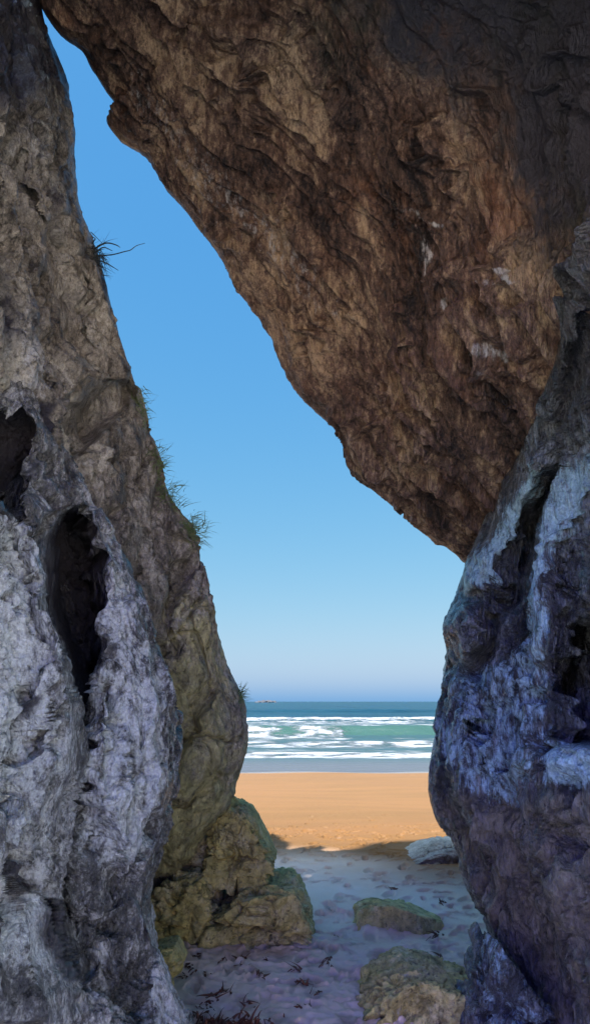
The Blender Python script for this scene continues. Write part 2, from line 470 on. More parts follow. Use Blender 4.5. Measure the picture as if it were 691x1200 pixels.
feats = [
    ('poly', [(45, 625), (70, 600), (100, 588), (126, 640), (137, 715), (122, 790), (100, 850), (92, 930), (80, 940), (84, 850), (72, 750), (52, 690)], 24, 1.15),
    ('poly', [(-30, 478), (35, 474), (52, 500), (50, 560), (38, 610), (15, 606), (-30, 580)], 20, .7),
    ('line', [(100, 800), (90, 900), (82, 980), (80, 1060), (100, 1130)], 13, .36),
    ('step', [(150, 660), (175, 760), (170, 880), (150, 990)], 6, .16, 45), ('step', [(20, 600), (45, 720), (60, 850), (50, 960)], 6, .14, 40),
    ('step', [(100, 900), (130, 980), (120, 1080), (150, 1190)], 7, .16, 40), ('step', [(200, 960), (150, 1010), (110, 1060)], 6, .14, 40),
    ('step', [(0, 1010), (50, 1050), (85, 1120), (95, 1200)], 9, -.09, 40), ('step', [(0, 820), (35, 870), (75, 890)], 6, .12, 40),
    ('line', [(8, 950), (22, 1000), (40, 1040)], 24, .18),
    ('line', [(60, 1060), (85, 1140), (110, 1210)], 24, .14),
    ('line', [(186, 760), (180, 840), (190, 890)], 7, .12),
    ('line', [(130, 800), (128, 880)], 7, .12),
    ('line', [(140, 1050), (165, 1110), (160, 1180)], 20, .15),
    ('line', [(30, 820), (60, 870)], 14, .12),
    ('line', [(40, 700), (62, 860), (50, 980)], 22, -.15),
    ('line', [(160, 720), (160, 850), (130, 990)], 22, -.15),
    ('line', [(65, 500), (88, 570)], 10, -.1),
    ('line', [(30, 1080), (60, 1180)], 22, -.15),
]
paint = [('shade_stain', [(46, 628), (70, 603), (100, 592), (124, 642), (134, 715), (120, 790), (100, 850), (92, 925), (84, 925), (86, 850), (74, 750), (54, 690)], 15, .9),  # shade of the tall hollow and upper recess painted dark
         ('shade_stain', [(-30, 482), (33, 478), (48, 502), (46, 560), (36, 605), (15, 602), (-30, 575)], 16, .6),
         ('shade_stain', [(100, 800), (92, 940), (80, 1050)], 5, .9), ('shade_stain', [(8, 950), (22, 1000)], 9, .8), ('shade_stain', [(22, 1000), (40, 1040)], 8, .8),  # grooves painted dark as shaded crevices
         ('shade_stain', [(62, 1060), (85, 1140)], 6, .7), ('shade_stain', [(144, 1060), (162, 1110)], 5, .7), ('shade_stain', [(60, 820), (66, 835)], 7, .7),
         ('pale', [(-60, 600), (40, 600), (80, 760), (85, 900), (60, 1000), (-60, 940)], 35, .72),
         ('pale', [(100, 760), (200, 780), (210, 900), (170, 1020), (100, 1010)], 30, .7),
         ('pale', [(100, 590), (170, 700), (190, 780), (150, 780)], 20, .65),
         ('pale', [(30, 1040), (70, 1050), (90, 1150), (40, 1120)], 20, .7),
         ('pale', [(160, 1050), (180, 1060), (240, 1230), (180, 1230)], 20, .7),
         ('pale', [(20, 640), (45, 640), (60, 760)], 15, .65),
         ('wet', [(-100, 560), (260, 560), (260, 1300), (-100, 1300)], 40, .95)]
vl = [max(b[1] - a[1], 20) for a, b in zip(E_A[:-1], E_A[1:])]
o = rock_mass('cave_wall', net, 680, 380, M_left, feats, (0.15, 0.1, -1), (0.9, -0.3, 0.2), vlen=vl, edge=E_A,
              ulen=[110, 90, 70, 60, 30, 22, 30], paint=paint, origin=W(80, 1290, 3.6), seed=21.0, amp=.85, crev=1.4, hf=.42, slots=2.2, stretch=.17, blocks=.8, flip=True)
tag(o, 'pale grey wet limestone wall close on the left, split by a tall dark hollow', 'rock wall')

# ------------------------------------------------------------------ roof
LIP = [(22, -75, 4.45), (30, -40, 4.5), (38, -14, 4.55), (50, 12, 4.6), (75, 46, 4.65), (95, 60, 4.7), (107, 85, 4.75), (122, 108, 4.8), (134, 130, 4.85), (124, 138, 4.88), (138, 165, 4.9),
       (172, 186, 4.95), (188, 211, 5.0), (225, 256, 5.1), (255, 296, 5.2), (280, 342, 5.3), (312, 383, 5.4), (330, 425, 5.45), (350, 465, 5.5), (368, 483, 5.55), (396, 511, 5.6),
       (408, 550, 5.7), (446, 585, 5.8), (475, 606, 5.85), (510, 636, 5.9), (540, 659, 6.0), (580, 690, 6.1), (640, 760, 6.2)]
ENDS = [(0, (150, -480, 1.6)), (3, (220, -430, 1.5)), (8, (680, -420, 1.5)), (14, (980, -260, 1.45)), (20, (820, 260, 2.5)), (22, (800, 420, 3.2)), (25, (720, 610, 4.9)), (27, (760, 740, 5.6))]
net = []
for i, (ex, ey, Y) in enumerate(LIP):
    for (a, ea), (b, eb) in zip(ENDS[:-1], ENDS[1:]):
        if a <= i <= b:
            s = (i - a) / (b - a); e = [ea[j] * (1 - s) + eb[j] * s for j in range(3)]
    r = []
    kf = .08; g_ = .3 + .7 * min(max((i - 3) / 5, 0), 1)
    r.append(W(ex + (130 + 200 * kf) * g_, ey - (120 + 140 * kf) * g_, Y + .3 + .3 * kf)); r.append(W(ex + 120 * g_, ey - 110 * g_, Y + .3 + .95 * kf)); r.append(W(ex + 26 * g_, ey - 22 * g_, Y + .35 + .4 * kf))
    r.append(W(ex + 2, ey - 2, Y + .2)); r.append(W(ex + 3, ey - 3, Y - .05))
    for s, yy in ((.1, .16), (.32, .42), (.66, .74), (1, 1)):
        r.append(W(ex + (e[0] - ex) * s, ey + (e[1] - ey) * s, Y + (e[2] - Y) * yy))
    q = W(*e)
    r.append((q[0] * 1.1 + .1, q[1] - .25, q[2] + .7)); r.append((q[0] * 1.2 + .3, q[1] + .1, q[2] + 2.0)); r.append((q[0] * 1.3 + .5, q[1] + .8, q[2] + 4.5))
    net.append(r)
feats = [
    ('step', [(120, 60), (215, 190), (330, 330), (420, 450), (520, 590)], 5, .12, 60),
    ('step', [(180, 40), (300, 190), (400, 320), (470, 400), (545, 540)], 5, -.13, 70),
    ('step', [(260, 130), (350, 260), (440, 390)], 4, .10, 50),
    ('step', [(300, 30), (400, 170), (500, 280), (590, 400)], 5, .14, 80),
    ('step', [(420, 120), (500, 210), (600, 300)], 5, -.12, 60),
    ('step', [(370, 30), (470, 130), (560, 200), (660, 260)], 6, .13, 80),
    ('step', [(390, 400), (450, 480), (520, 560)], 4, .09, 40),
    ('step', [(480, 340), (530, 420), (570, 520)], 4, -.10, 40),
    ('line', [(200, 150), (262, 246), (300, 330)], 3, .10), ('line', [(350, 250), (420, 330), (440, 400)], 3, .12),
    ('line', [(450, 60), (520, 160), (560, 260)], 4, .14), ('line', [(500, 300), (585, 350)], 3, .08), ('line', [(400, 470), (500, 470)], 3, .06),
    ('line', [(230, 210), (340, 350), (440, 500), (500, 570)], 9, .12),
    ('line', [(300, 290), (400, 380), (470, 450), (560, 560)], 20, -.10),
    ('line', [(200, 60), (330, 200), (480, 330), (590, 430)], 18, -.10),
    ('line', [(450, 230), (520, 330), (560, 420)], 12, .12),
    ('line', [(520, 230), (580, 330), (620, 400)], 10, .1),
    ('poly', [(600, 380), (640, 370), (660, 420), (600, 520), (560, 560), (590, 470)], 16, .3),
    ('line', [(500, 350), (560, 440)], 14, -.12),
]
paint = [('pale', [(500, 262), (512, 300), (508, 340)], 3, .6), ('pale', [(515, 335), (540, 375), (552, 420)], 4, .75), ('pale', [(532, 345), (558, 385), (580, 440)], 4, .7),  # thin pale streaks are painted glints
         ('pale', [(560, 330), (590, 340), (612, 335)], 3, .55), ('pale', [(570, 400), (596, 420)], 5, .55), ('pale', [(600, 318), (612, 332)], 3, .9), ('pale', [(480, 250), (530, 262)], 3, .5),
         ('pale', [(150, 60), (330, 260), (420, 380), (380, 380), (260, 260), (140, 100)], 30, .42),
         ('shade_stain', [(360, -80), (800, -80), (800, 280), (650, 270), (560, 150), (430, 70)], 130, .8), ('algae', [(500, -60), (760, -60), (760, 300), (650, 300), (580, 100)], 90, 1.0), ('algae', [(330, -60), (480, -60), (480, 80), (350, 120)], 50, .6),  # shade of the upper right painted in, partly through the algae colour
         ('wet', [(470, 230), (660, 230), (660, 460), (520, 460)], 30, .95)]
vl = [max(math.hypot(b[0] - a[0], b[1] - a[1]), 12) for a, b in zip(LIP[:-1], LIP[1:])]
LD = np.array(W(520, 640, 5.9)) - np.array(W(100, 80, 4.7)); LD /= np.linalg.norm(LD)
BD = np.array(W(690, 100, 2.6)) - np.array(W(330, 425, 5.45)); BD -= LD * (BD @ LD); BD /= np.linalg.norm(BD)
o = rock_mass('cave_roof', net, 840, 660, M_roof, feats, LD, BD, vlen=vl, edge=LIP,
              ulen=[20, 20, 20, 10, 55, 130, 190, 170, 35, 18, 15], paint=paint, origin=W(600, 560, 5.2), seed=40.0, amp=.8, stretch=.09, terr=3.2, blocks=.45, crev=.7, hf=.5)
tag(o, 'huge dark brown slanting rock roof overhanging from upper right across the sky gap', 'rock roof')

# ------------------------------------------------------------------ right wall
E_E = [(760, 120, 2.3), (722, 220, 2.5), (690, 290, 2.7), (662, 345, 3.0), (655, 400, 3.3), (640, 468, 3.8), (606, 530, 4.45), (568, 600, 5.15), (548, 650, 5.4),
       (533, 692, 5.35), (516, 735, 5.25), (520, 768, 5.25), (515, 800, 5.15), (512, 832, 5.1), (506, 872, 5.0), (502, 930, 4.9), (511, 964, 4.85), (528, 985, 4.8),
       (542, 1040, 4.7), (565, 1080, 4.6), (578, 1112, 4.55), (598, 1150, 4.5), (628, 1210, 4.4), (680, 1300, 4.3)]
net = []
for ex, ey, Y in E_E:
    k = min(max((ey - 300) / 500, 0), 1)
    rx = 740 + 60 * (1 - k)
    ey_n = ey
    r = [W(1250, ey, 8.5), W(ex + 200, ey, Y + 1.9), W(ex + 26, ey, Y + .65), W(ex + 1, ey, Y + .1), W(ex + 5, ey_n, Y - .14), W(ex + (rx - ex) * .28, ey_n, Y + (2.9 - Y) * .36),
         W(ex + (rx - ex) * .62, ey_n, Y + (2.9 - Y) * .7), W(rx, ey_n, 2.25 + .5 * k), W(1000, ey_n, 1.9)]
    r.append(W(1700, ey, .9))
    net.append(r)
feats = [
    ('line', [(640, 530), (598, 600), (556, 672)], 15, -.38),
    ('line', [(655, 560), (622, 630), (600, 690)], 13, .45),
    ('line', [(680, 560), (650, 650), (625, 760)], 18, -.32),
    ('line', [(700, 640), (670, 690), (645, 780)], 10, .2),
    ('poly', [(700, 700), (660, 740), (642, 800), (640, 860), (665, 872), (720, 880), (720, 700)], 13, 1.0),
    ('line', [(540, 728), (548, 742)], 27, -.42), ('line', [(518, 786), (556, 782), (582, 750)], 7, .16),
    ('step', [(650, 520), (610, 590), (570, 660)], 5, .16, 30), ('step', [(690, 500), (650, 600), (630, 700), (615, 800)], 6, .18, 40),
    ('step', [(610, 790), (600, 880), (620, 980), (660, 1080)], 6, .14, 50), ('step', [(540, 900), (555, 980), (590, 1070), (640, 1180)], 6, .13, 50),
    ('step', [(650, 900), (660, 1000), (690, 1100)], 6, -.13, 40), ('step', [(560, 800), (540, 860), (530, 930)], 5, -.1, 30),
    ('line', [(580, 700), (575, 760), (560, 790)], 10, .2),
    ('line', [(560, 880), (620, 890), (700, 885)], 16, -.14),
    ('line', [(580, 930), (640, 960), (700, 1010)], 16, .14),
    ('line', [(535, 800), (545, 900), (560, 1000)], 12, -.1),
    ('line', [(600, 760), (595, 860), (620, 1000), (680, 1150)], 14, -.12),
    ('line', [(520, 880), (530, 950), (560, 1050)], 9, .1),
    ('line', [(660, 360), (672, 430), (650, 500)], 12, .2),
    ('line', [(690, 380), (690, 450), (670, 540)], 10, -.12),
]
paint = [('pale', [(640, 528), (600, 595), (556, 670)], 0, 0)][:0] + [('shade_stain', [(650, 250), (780, 250), (780, 540), (700, 490), (655, 520), (640, 470)], 22, .55), ('algae', [(500, 940), (600, 900), (760, 930), (760, 1300), (560, 1300)], 45, .75),
    ('pale', [(634, 530), (648, 540), (610, 610), (565, 670), (548, 675), (590, 600)], 12, .95),  # pale streaks paint the sky highlights along the folds
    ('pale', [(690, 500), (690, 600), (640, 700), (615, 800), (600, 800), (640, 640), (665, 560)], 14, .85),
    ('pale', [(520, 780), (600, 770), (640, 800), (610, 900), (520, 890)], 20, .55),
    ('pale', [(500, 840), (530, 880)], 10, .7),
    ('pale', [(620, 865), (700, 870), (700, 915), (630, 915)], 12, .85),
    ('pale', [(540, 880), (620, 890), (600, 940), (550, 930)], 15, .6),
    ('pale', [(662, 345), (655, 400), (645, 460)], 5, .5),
    ('wet', [(480, 250), (760, 250), (760, 1300), (480, 1300)], 40, .85)]
vl = [max(b[1] - a[1], 20) for a, b in zip(E_E[:-1], E_E[1:])]
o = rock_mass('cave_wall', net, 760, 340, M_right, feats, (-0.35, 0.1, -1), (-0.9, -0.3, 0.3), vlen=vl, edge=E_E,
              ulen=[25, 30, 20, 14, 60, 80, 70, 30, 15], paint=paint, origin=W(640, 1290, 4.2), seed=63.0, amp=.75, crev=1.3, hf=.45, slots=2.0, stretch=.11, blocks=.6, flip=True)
tag(o, 'dark wet rock wall on the right with blue shining streaks and folds running down', 'rock wall')

# ------------------------------------------------------------------ boulders
def sphere_grid(n):
    """cube sphere with n x n quads per face, shared verts not merged at seams (merged by rounding)"""
    V = []; Fc = []
    lin = np.tan(np.linspace(-1, 1, n + 1) * math.pi / 4)
    a, b = np.meshgrid(lin, lin)
    base = 0
    for ax in range(3):
        for s in (-1, 1):
            p = np.zeros(((n + 1) ** 2, 3)); p[:, ax] = s; p[:, (ax + 1) % 3] = a.ravel() * s; p[:, (ax + 2) % 3] = b.ravel()
            p /= np.linalg.norm(p, axis=1, keepdims=True)
            V.append(p); f = grid_faces(n + 1, n + 1) + base
            Fc.append(f); base += (n + 1) ** 2
    V = np.concatenate(V); Fc = np.concatenate(Fc)
    key = np.round(V * 1e5).astype(np.int64)
    _, first, inv = np.unique(key, axis=0, return_index=True, return_inverse=True)
    return V[first], inv.ravel()[Fc]


def boulder(name, outline, Y, front, back, mat, n=70, amp=.35, seed=0., p=40, algae=.5, pale=.15, wet=.2, facets=(), lump=1.0, tilt=.25):
    pts = np.array([W(x, y, Y) for x, y in outline])
    cen = pts.mean(0); q = pts - cen
    pl = []
    area = 0
    for a, b in zip(q, np.roll(q, -1, 0)): area += a[0] * b[2] - a[2] * b[0]
    sg = 1 if area > 0 else -1
    for a, b in zip(q, np.roll(q, -1, 0)):
        d = b - a; nn = np.array([d[2], 0, -d[0]]) * sg; nn /= np.linalg.norm(nn)
        dist = max(nn @ a, .02)
        pl.append((nn, dist))
    ext = np.abs(q).max(0)
    r = np.random.default_rng(int(seed * 10) + 1)
    F0 = [((0, -1, 0), front), ((0, 1, 0), back), ((.55, -.75, .35), front * 1.0 + ext[0] * .25), ((-.6, -.7, .4), front * .95 + ext[0] * .25), ((0, -.6, .8), (front + ext[2]) * .62),
          ((.3, .7, .5), back + ext[2] * .3), ((-.5, .7, .2), back + ext[0] * .3)] + list(facets)
    for nn, d in F0:
        nn = np.array(nn, float) + r.normal(size=3) * .08; nn /= np.linalg.norm(nn); pl.append((nn, d))
    S, Fc = sphere_grid(n)
    acc = 0
    for nn, d in pl:
        acc = acc + np.clip(S @ nn / d, 0, None) ** p
    V = S * (acc ** (-1 / p))[:, None]
    Vw = V + cen
    nrm = S * .7 + V / np.linalg.norm(V, axis=1, keepdims=True) * .3
    Vw = Vw + nrm * rock_disp(Vw, (1, .2, .3), (.2, -.3, 1), amp=amp, stretch=.7, seed=seed, big=lump, blocks=1.1, terr=.8, crev=1.7)[:, None]
    at = {'pale': np.clip(pale + .5 * fbm(Vw * 2.5 + 8, 3), 0, 1), 'algae': np.clip(algae + .6 * fbm(Vw * 3 + seed, 3), 0, 1), 'wet': np.full(len(Vw), wet)}
    base = (cen[0], cen[1], Vw[:, 2].min())
    return mesh_obj(name, Vw, Fc, mat, at, base)


tag(boulder('boulder', [(268, 938), (292, 950), (308, 975), (326, 1012), (318, 1032), (290, 1044), (246, 1038), (233, 1012), (248, 968)], 5.9, .22, .5, M_boul, 90, .35, 1.0, algae=.75, pale=.15),
    'upright wedge shaped grey green boulder resting on a larger block under the bulging cliff foot', 'boulder', 'boulders at the foot of the cliff')
tag(boulder('boulder', [(238, 1045), (290, 1040), (325, 1012), (345, 1036), (364, 1076), (374, 1140), (300, 1140), (236, 1130)], 5.75, .3, .6, M_boul, 100, .35, 2.0, algae=.75, pale=.1),
    'large cracked olive block on the sand carrying the wedge shaped boulder', 'boulder', 'boulders at the foot of the cliff')
tag(boulder('boulder', [(170, 1050), (205, 1026), (236, 1030), (250, 1060), (250, 1125), (176, 1125)], 5.75, .25, .5, M_boul, 70, .4, 3.0, algae=.6, pale=.08),
    'low rough olive boulder tucked in the dark corner beside the cracked block', 'boulder', 'boulders at the foot of the cliff')
tag(boulder('boulder', [(150, 985), (235, 975), (258, 1000), (262, 1060), (150, 1075)], 6.2, .2, .6, M_boul, 60, .4, 4.0, algae=.5, pale=.05),
    'shadowed rock wedged under the cliff foot above the low olive boulder', 'boulder', 'boulders at the foot of the cliff')
tag(boulder('boulder', [(180, 1112), (205, 1108), (215, 1128), (210, 1148), (190, 1165), (175, 1150)], 4.6, .12, .2, M_boul, 50, .2, 5.0, algae=.75, pale=.3, lump=.5),
    'small rounded pale green stone peeping out beside the near grey wall', 'boulder')
tag(boulder('boulder', [(417, 1068), (428, 1062), (456, 1058), (486, 1066), (518, 1083), (520, 1112), (414, 1112)], 6.1, .08, .25, M_boul, 80, .17, 6.0, algae=.8, pale=.1, lump=.5),
    'low flat topped olive rock lying alone in the middle of the shaded sand', 'boulder', 'rocks lying on the sand')
tag(boulder('boulder', [(416, 1176), (440, 1150), (472, 1133), (508, 1137), (562, 1160), (568, 1200), (545, 1260), (440, 1260), (424, 1205)], 4.55, .3, .4, M_boul, 100, .3, 7.0, algae=.8, pale=.15, lump=.6),
    'bulky yellow green boulder in front at the bottom edge beside the blue rock', 'boulder', 'rocks lying on the sand')
tag(boulder('boulder', [(476, 1008), (498, 997), (522, 990), (580, 992), (590, 1024), (486, 1022)], 8.5, .3, .6, M_paleb, 70, .3, 8.0, algae=.0, pale=.3, lump=.6),
    'pale grey low rock half hidden behind the right wall at the shadow edge', 'boulder', 'rocks lying on the sand')
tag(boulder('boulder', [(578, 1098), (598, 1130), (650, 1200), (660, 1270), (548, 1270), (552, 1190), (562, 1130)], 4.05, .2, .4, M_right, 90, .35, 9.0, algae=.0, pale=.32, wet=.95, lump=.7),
    'wet blue shining rock at the bottom right corner below the dark wall', 'boulder')

# ------------------------------------------------------------------ beach
Z_SEA = -2.0
def beach_h(x, y):
    h = -0.065 * np.clip(y - 9.2, 0, None) * sstep(8.5, 12.5, y)
    h = h + 0.05 * np.sin(x * .9 + y * .5) * sstep(2, 6, y) * .5
    h = np.where(y > 60, np.maximum(h, -6), h)
    h = h + 0.22 * np.clip(-y - 4, 0, 25)  # unseen bank behind the camera, raised to bounce sunlight inward
    return h


def axis(lo, hi, step, far_lo, far_hi, g=1.12):
    c = list(np.arange(lo, hi, step))
    s = step; a = c[-1]
    while a < far_hi: s *= g; a += s; c.append(a)
    s = step; a = c[0]; pre = []
    while a > far_lo: s *= g; a -= s; pre.append(a)
    return np.array(pre[::-1] + c)


xs = axis(-1.7, 2.2, .012, -600, 600); ys = axis(3.6, 9.6, .012, -60, 300, 1.035)
X, Y = np.meshgrid(xs, ys)
Vb = np.stack([X.ravel(), Y.ravel(), np.zeros(X.size)], 1)
Hh = beach_h(Vb[:, 0], Vb[:, 1])
near = (Vb[:, 0] > -4) & (Vb[:, 0] < 6) & (Vb[:, 1] < 45) & (Vb[:, 1] > 2)
Pn = Vb[near]
rel = 0.009 * fbm(Pn * np.array([1.6, 1.6, 1]), 4) + 0.005 * fbm(Pn * 9, 3)
churn = sstep(6.6, 5.0, Pn[:, 1] + .5 * perlin(Pn * 1.3)) * sstep(-1.0, -.3, Pn[:, 0] + .35 * perlin(Pn * 1.1 + 7))
rel += churn * (0.022 * (ridged(Pn * np.array([6.5, 6.5, 1]) + 4, 4) - .5) + .010 * perlin(Pn * 24))
damp = np.zeros(len(Pn))
# footprints and scuffs
fp = []
r2 = np.random.default_rng(5)
for k in range(26):
    x0 = r2.uniform(-1.2, 2.6); y0 = r2.uniform(5.0, 10.5); a = r2.normal(0, .35) + (math.pi / 2 if k % 3 else math.pi / 3)
    for j in range(r2.integers(3, 9)):
        sd = (-1) ** j * .09
        fp.append((x0 + math.cos(a) * j * .55 - math.sin(a) * sd, y0 + math.sin(a) * j * .55 + math.cos(a) * sd, a + r2.normal(0, .12), r2.uniform(.10, .14), r2.uniform(.04, .055), r2.uniform(.012, .028)))
for k in range(330):
    fp.append((r2.uniform(-.9, 1.8), r2.uniform(4.1, 6.6), r2.uniform(0, 6.3), r2.uniform(.03, .10), r2.uniform(.02, .05), r2.uniform(.008, .03)))
for k in range(420):
    fp.append((r2.uniform(-1.3, 2.8), r2.uniform(6, 11), r2.normal(0, .7), r2.uniform(.04, .12), r2.uniform(.018, .04), r2.uniform(.014, .032)))
for fx, fy, a, la, lb, dp in fp:
    m = np.flatnonzero((np.abs(Pn[:, 0] - fx) < la * 2.4) & (np.abs(Pn[:, 1] - fy) < la * 2.4))
    if not len(m): continue
    dx, dy = Pn[m, 0] - fx, Pn[m, 1] - fy
    u = (dx * math.cos(a) + dy * math.sin(a)) / la; v = (-dx * math.sin(a) + dy * math.cos(a)) / lb
    rr = np.sqrt(u * u + v * v) * (1 + .25 * perlin(Pn[m] * 14))
    rel[m] += -dp * (1 - sstep(.7, 1.02, rr)) + dp * .4 * np.exp(-((rr - 1.15) / .16) ** 2)
    damp[m] = np.maximum(damp[m], (1 - sstep(.5, 1.0, rr)) * min(1, dp / .03) * (r2.uniform() < .5))
# hollow scoured round the middle rock
bx, by, _ = W(440, 1085, 6.1)
rel -= .05 * np.exp(-((np.hypot((Pn[:, 0] - bx) / 1.3, Pn[:, 1] - by) - .28) / .16) ** 2)
fade = sstep(45, 14, Pn[:, 1]) * .9 + .1
Hh[near] += rel * fade
Vb[:, 2] = Hh
dm = np.zeros(len(Vb)); dm[near] = np.clip(damp + churn * sstep(.05, .4, fbm(Pn * 5.5 + 3, 4)) * .9, 0, 1)
dry_shade = sstep(9.5, 7.4, Vb[:, 1] + .8 * Vb[:, 0] + .5 * perlin(Vb * .9))  # pale dry zone follows the shadow edge, lifting the shaded sand

k = NT('beach_sand')
gr = k.noise(k.tc, 260, 3, .7)
mo = k.noise(k.tc, 2.2, 6, .65)
dry_shade_c = k.mixc(k.rng(mo, .35, .65), (.88, .65, .50), (.92, .71, .58))
damp_sun_c = k.mixc(k.rng(k.noise(k.mapping(scale=(.25, 1, 1)), .9, 6, .6), .35, .65), (.112, .054, .014), (.140, .064, .018))
col = k.mixc(k.attr('dry_shade'), damp_sun_c, dry_shade_c)  # shaded sand coloured paler, sunlit sand darker, to even out the light
col = k.mixc(k.attr('rock'), col, k.mixc(mo, (.58, .60, .60), (.72, .73, .72)))  # unseen floor behind the camera, neutral grey chosen for its bounce light
sp1 = k.rng(k.noise(k.mapping(scale=(.6, 1, 1)), 6.0, 5, .7), .70, .76)
col = k.mixc(k.math('MULTIPLY', sp1, .55), col, (.12, .075, .05))
col = k.mixc(k.math('MULTIPLY', k.attr('damp'), .55), col, (.24, .155, .105))
col = k.mixc(.3, col, k.ramp(gr, [(.3, .55), (.7, 1.0)]), 'MULTIPLY')
ws = k.attr('wash')
col = k.mixc(ws, col, (.15, .12, .10))
k.set(Base_Color=col, Roughness=k.rng(ws, 0, 1, .9, .12), Specular_IOR_Level=.4,
      Normal=k.bump(k.math('ADD', k.math('MULTIPLY', gr, .5), k.noise(k.tc, 40, 5, .65)), .5, .012))
wash = sstep(38.2, 39.6, Vb[:, 1] + .03 * Vb[:, 0] + .3 * perlin(Vb * .3))
o = mesh_obj('beach', Vb, grid_faces(len(ys), len(xs)), k.m, {'damp': dm, 'dry_shade': dry_shade, 'wash': wash, 'rock': sstep(3.2, 2.2, Vb[:, 1] + .4 * perlin(Vb * 1.1)) * sstep(-7, -5.5, Vb[:, 1])})  # 'rock' masks the unseen bounce-light floor behind the camera
o['kind'] = 'structure'

# ------------------------------------------------------------------ sea
xs = axis(-45, 75, .45, -16000, 16000, 1.16)
ys = np.concatenate([np.arange(37, 72, .16), np.arange(72, 90, .1), np.arange(90, 145, .2), np.arange(145, 215, .4)])
s = .3; a = ys[-1]; ext = []
while a < 16000: s *= 1.045; a += s; ext.append(a)
ys = np.concatenate([ys, ext])
X, Y = np.meshgrid(xs, ys)
Pq = np.stack([X.ravel(), Y.ravel(), np.zeros(X.size)], 1)
x, y = Pq[:, 0], Pq[:, 1]
dd = np.exp(-np.clip(y - 200, 0, None) / 400)
h = np.zeros(len(Pq)); foam = np.zeros(len(Pq))
wob = 1.1 * perlin(Pq * np.array([.045, .01, 1]) + 3) + .45 * perlin(Pq * .25 + 9)
def breaker(y0, H, front, back, slope=0.0, fo=(None), k=0):
    """wave crest parallel to the shore, steep towards the beach; returns local phase"""
    yc = y0 + slope * x + wob * (1 + .02 * (y0 - 50)) * .8
    Hx = H * (1 + .25 * perlin(Pq * np.array([.05, .0, 1]) + 20 + k))
    u = y - yc
    prof = np.where(u < 0, np.exp(-(u / front) ** 2), np.exp(-(u / back) ** 2))
    return u, Hx * prof
u1, h1 = breaker(133, .85, 2.2, 7, .02, k=1)
u2, h2 = breaker(80, 1.05, 1.5, 4, -.02, k=2)
u3, h3 = breaker(63, .32, 1.2, 4, .01, k=3)
u4, h4 = breaker(51.5, .2, .9, 3, .02, k=4)
u5, h5 = breaker(101, .4, 1.4, 4, .02, k=5)
u6, h6 = breaker(260, .9, 8, 14, .05, k=6)
h = h1 + h2 + h3 + h4 + h5 + h6
tex = fbm(Pq * np.array([.25, .55, 1]), 4)
def band(u, a, b, soft=1.5): return sstep(a - soft, a + soft, u) * (1 - sstep(b - soft, b + soft, u))
str1 = fbm(Pq * np.array([.10, .9, 1]) + 60, 4)
str2 = fbm(Pq * np.array([.35, 1.3, 1]) + 30, 4)
foam = np.maximum(foam, band(u1, -1.8, .9, .7) * (.72 + .5 * tex))
foam = np.maximum(foam, band(u1, -26, 0, 2) * (.52 + .75 * str1 + .3 * str2))
brk = 1 - sstep(4.5, 7.5, x + 3 * perlin(Pq * .15 + 5)) * (1 - sstep(14, 16, x))
foam = np.maximum(foam, band(u2, -7, .6, 1.2) * (.62 + .55 * str2 + .3 * tex) * brk)
foam = np.maximum(foam, band(u2, -.3, .7, .3) * (.55 + .4 * tex) * (1 - brk))
foam = np.maximum(foam, band(u2, 1, 14, 3) * (.38 + .8 * str1))
foam = np.maximum(foam, band(u3, -3.0, .8, .8) * (.62 + .6 * str2))
foam = np.maximum(foam, band(u5, -4, 1.0, 1.2) * (.40 + .8 * str2))
foam = np.maximum(foam, band(u4, -2.6, .7, .6) * (.70 + .5 * str2))
foam = np.maximum(foam, band(y, 49.5, 78, 3) * (.42 + .65 * str1 + .2 * str2))
foam = np.maximum(foam, band(y - wob * .3, 39.4, 40.0, .25) * (.3 + .5 * tex))
foam = np.clip(foam, 0, 1)
# foam stands up in lumps, open water carries chop
h += foam * .22 * (ridged(Pq * np.array([.5, .9, 1]), 3) - .3) * np.clip(h1 + h2 + .35, 0, 1)
h += .10 * fbm(Pq * np.array([.22, .5, 1]) + 40, 4) * sstep(48, 70, y) * dd + .35 * perlin(Pq * np.array([.02, .05, 1]) + 8) * sstep(170, 240, y) * np.exp(-np.clip(y - 600, 0, None) / 900)
h *= sstep(40, 47, y)
shore = 40.2 + wob * .45 - .03 * x
Pq[:, 2] = Z_SEA + h + .012 * sstep(44, 38, y) - sstep(shore + .4, shore - 1.2, y) * .25
k = NT('sea_water')
fm = k.attr('foam')
fn = k.noise(k.mapping(scale=(.45, 1, 1)), 1.6, 9, .75)
ff = k.rng(k.math('ADD', fm, k.math('MULTIPLY', k.math('SUBTRACT', fn, .5), 1.1)), .45, .72)
dep = k.attr('deep'); shl = k.attr('shallow'); face = k.attr('face')
chop = k.noise(k.mapping(scale=(.12, .5, 1)), .35, 7, .65)
wc = k.mixc(dep, (.022, .046, .050), k.mixc(k.rng(chop, .35, .65), (.002, .015, .025), (.005, .028, .042)))
wc = k.mixc(face, wc, (.024, .060, .040))
wc = k.mixc(shl, wc, (.055, .058, .064))
k.set(Base_Color=k.mixc(ff, wc, k.mixc(k.noise(k.mapping(scale=(.4, 1, 1)), 2.5, 6, .7), (.14, .15, .16), (.25, .255, .26))), Roughness=k.rng(ff, 0, 1, .3, .9), IOR=1.333, Specular_IOR_Level=.12,
      Normal=k.bump(k.math('ADD', k.noise(k.mapping(scale=(.5, 1.2, 1)), 1.1, 8, .65), k.math('MULTIPLY', ff, .5)), 1.0, .25))
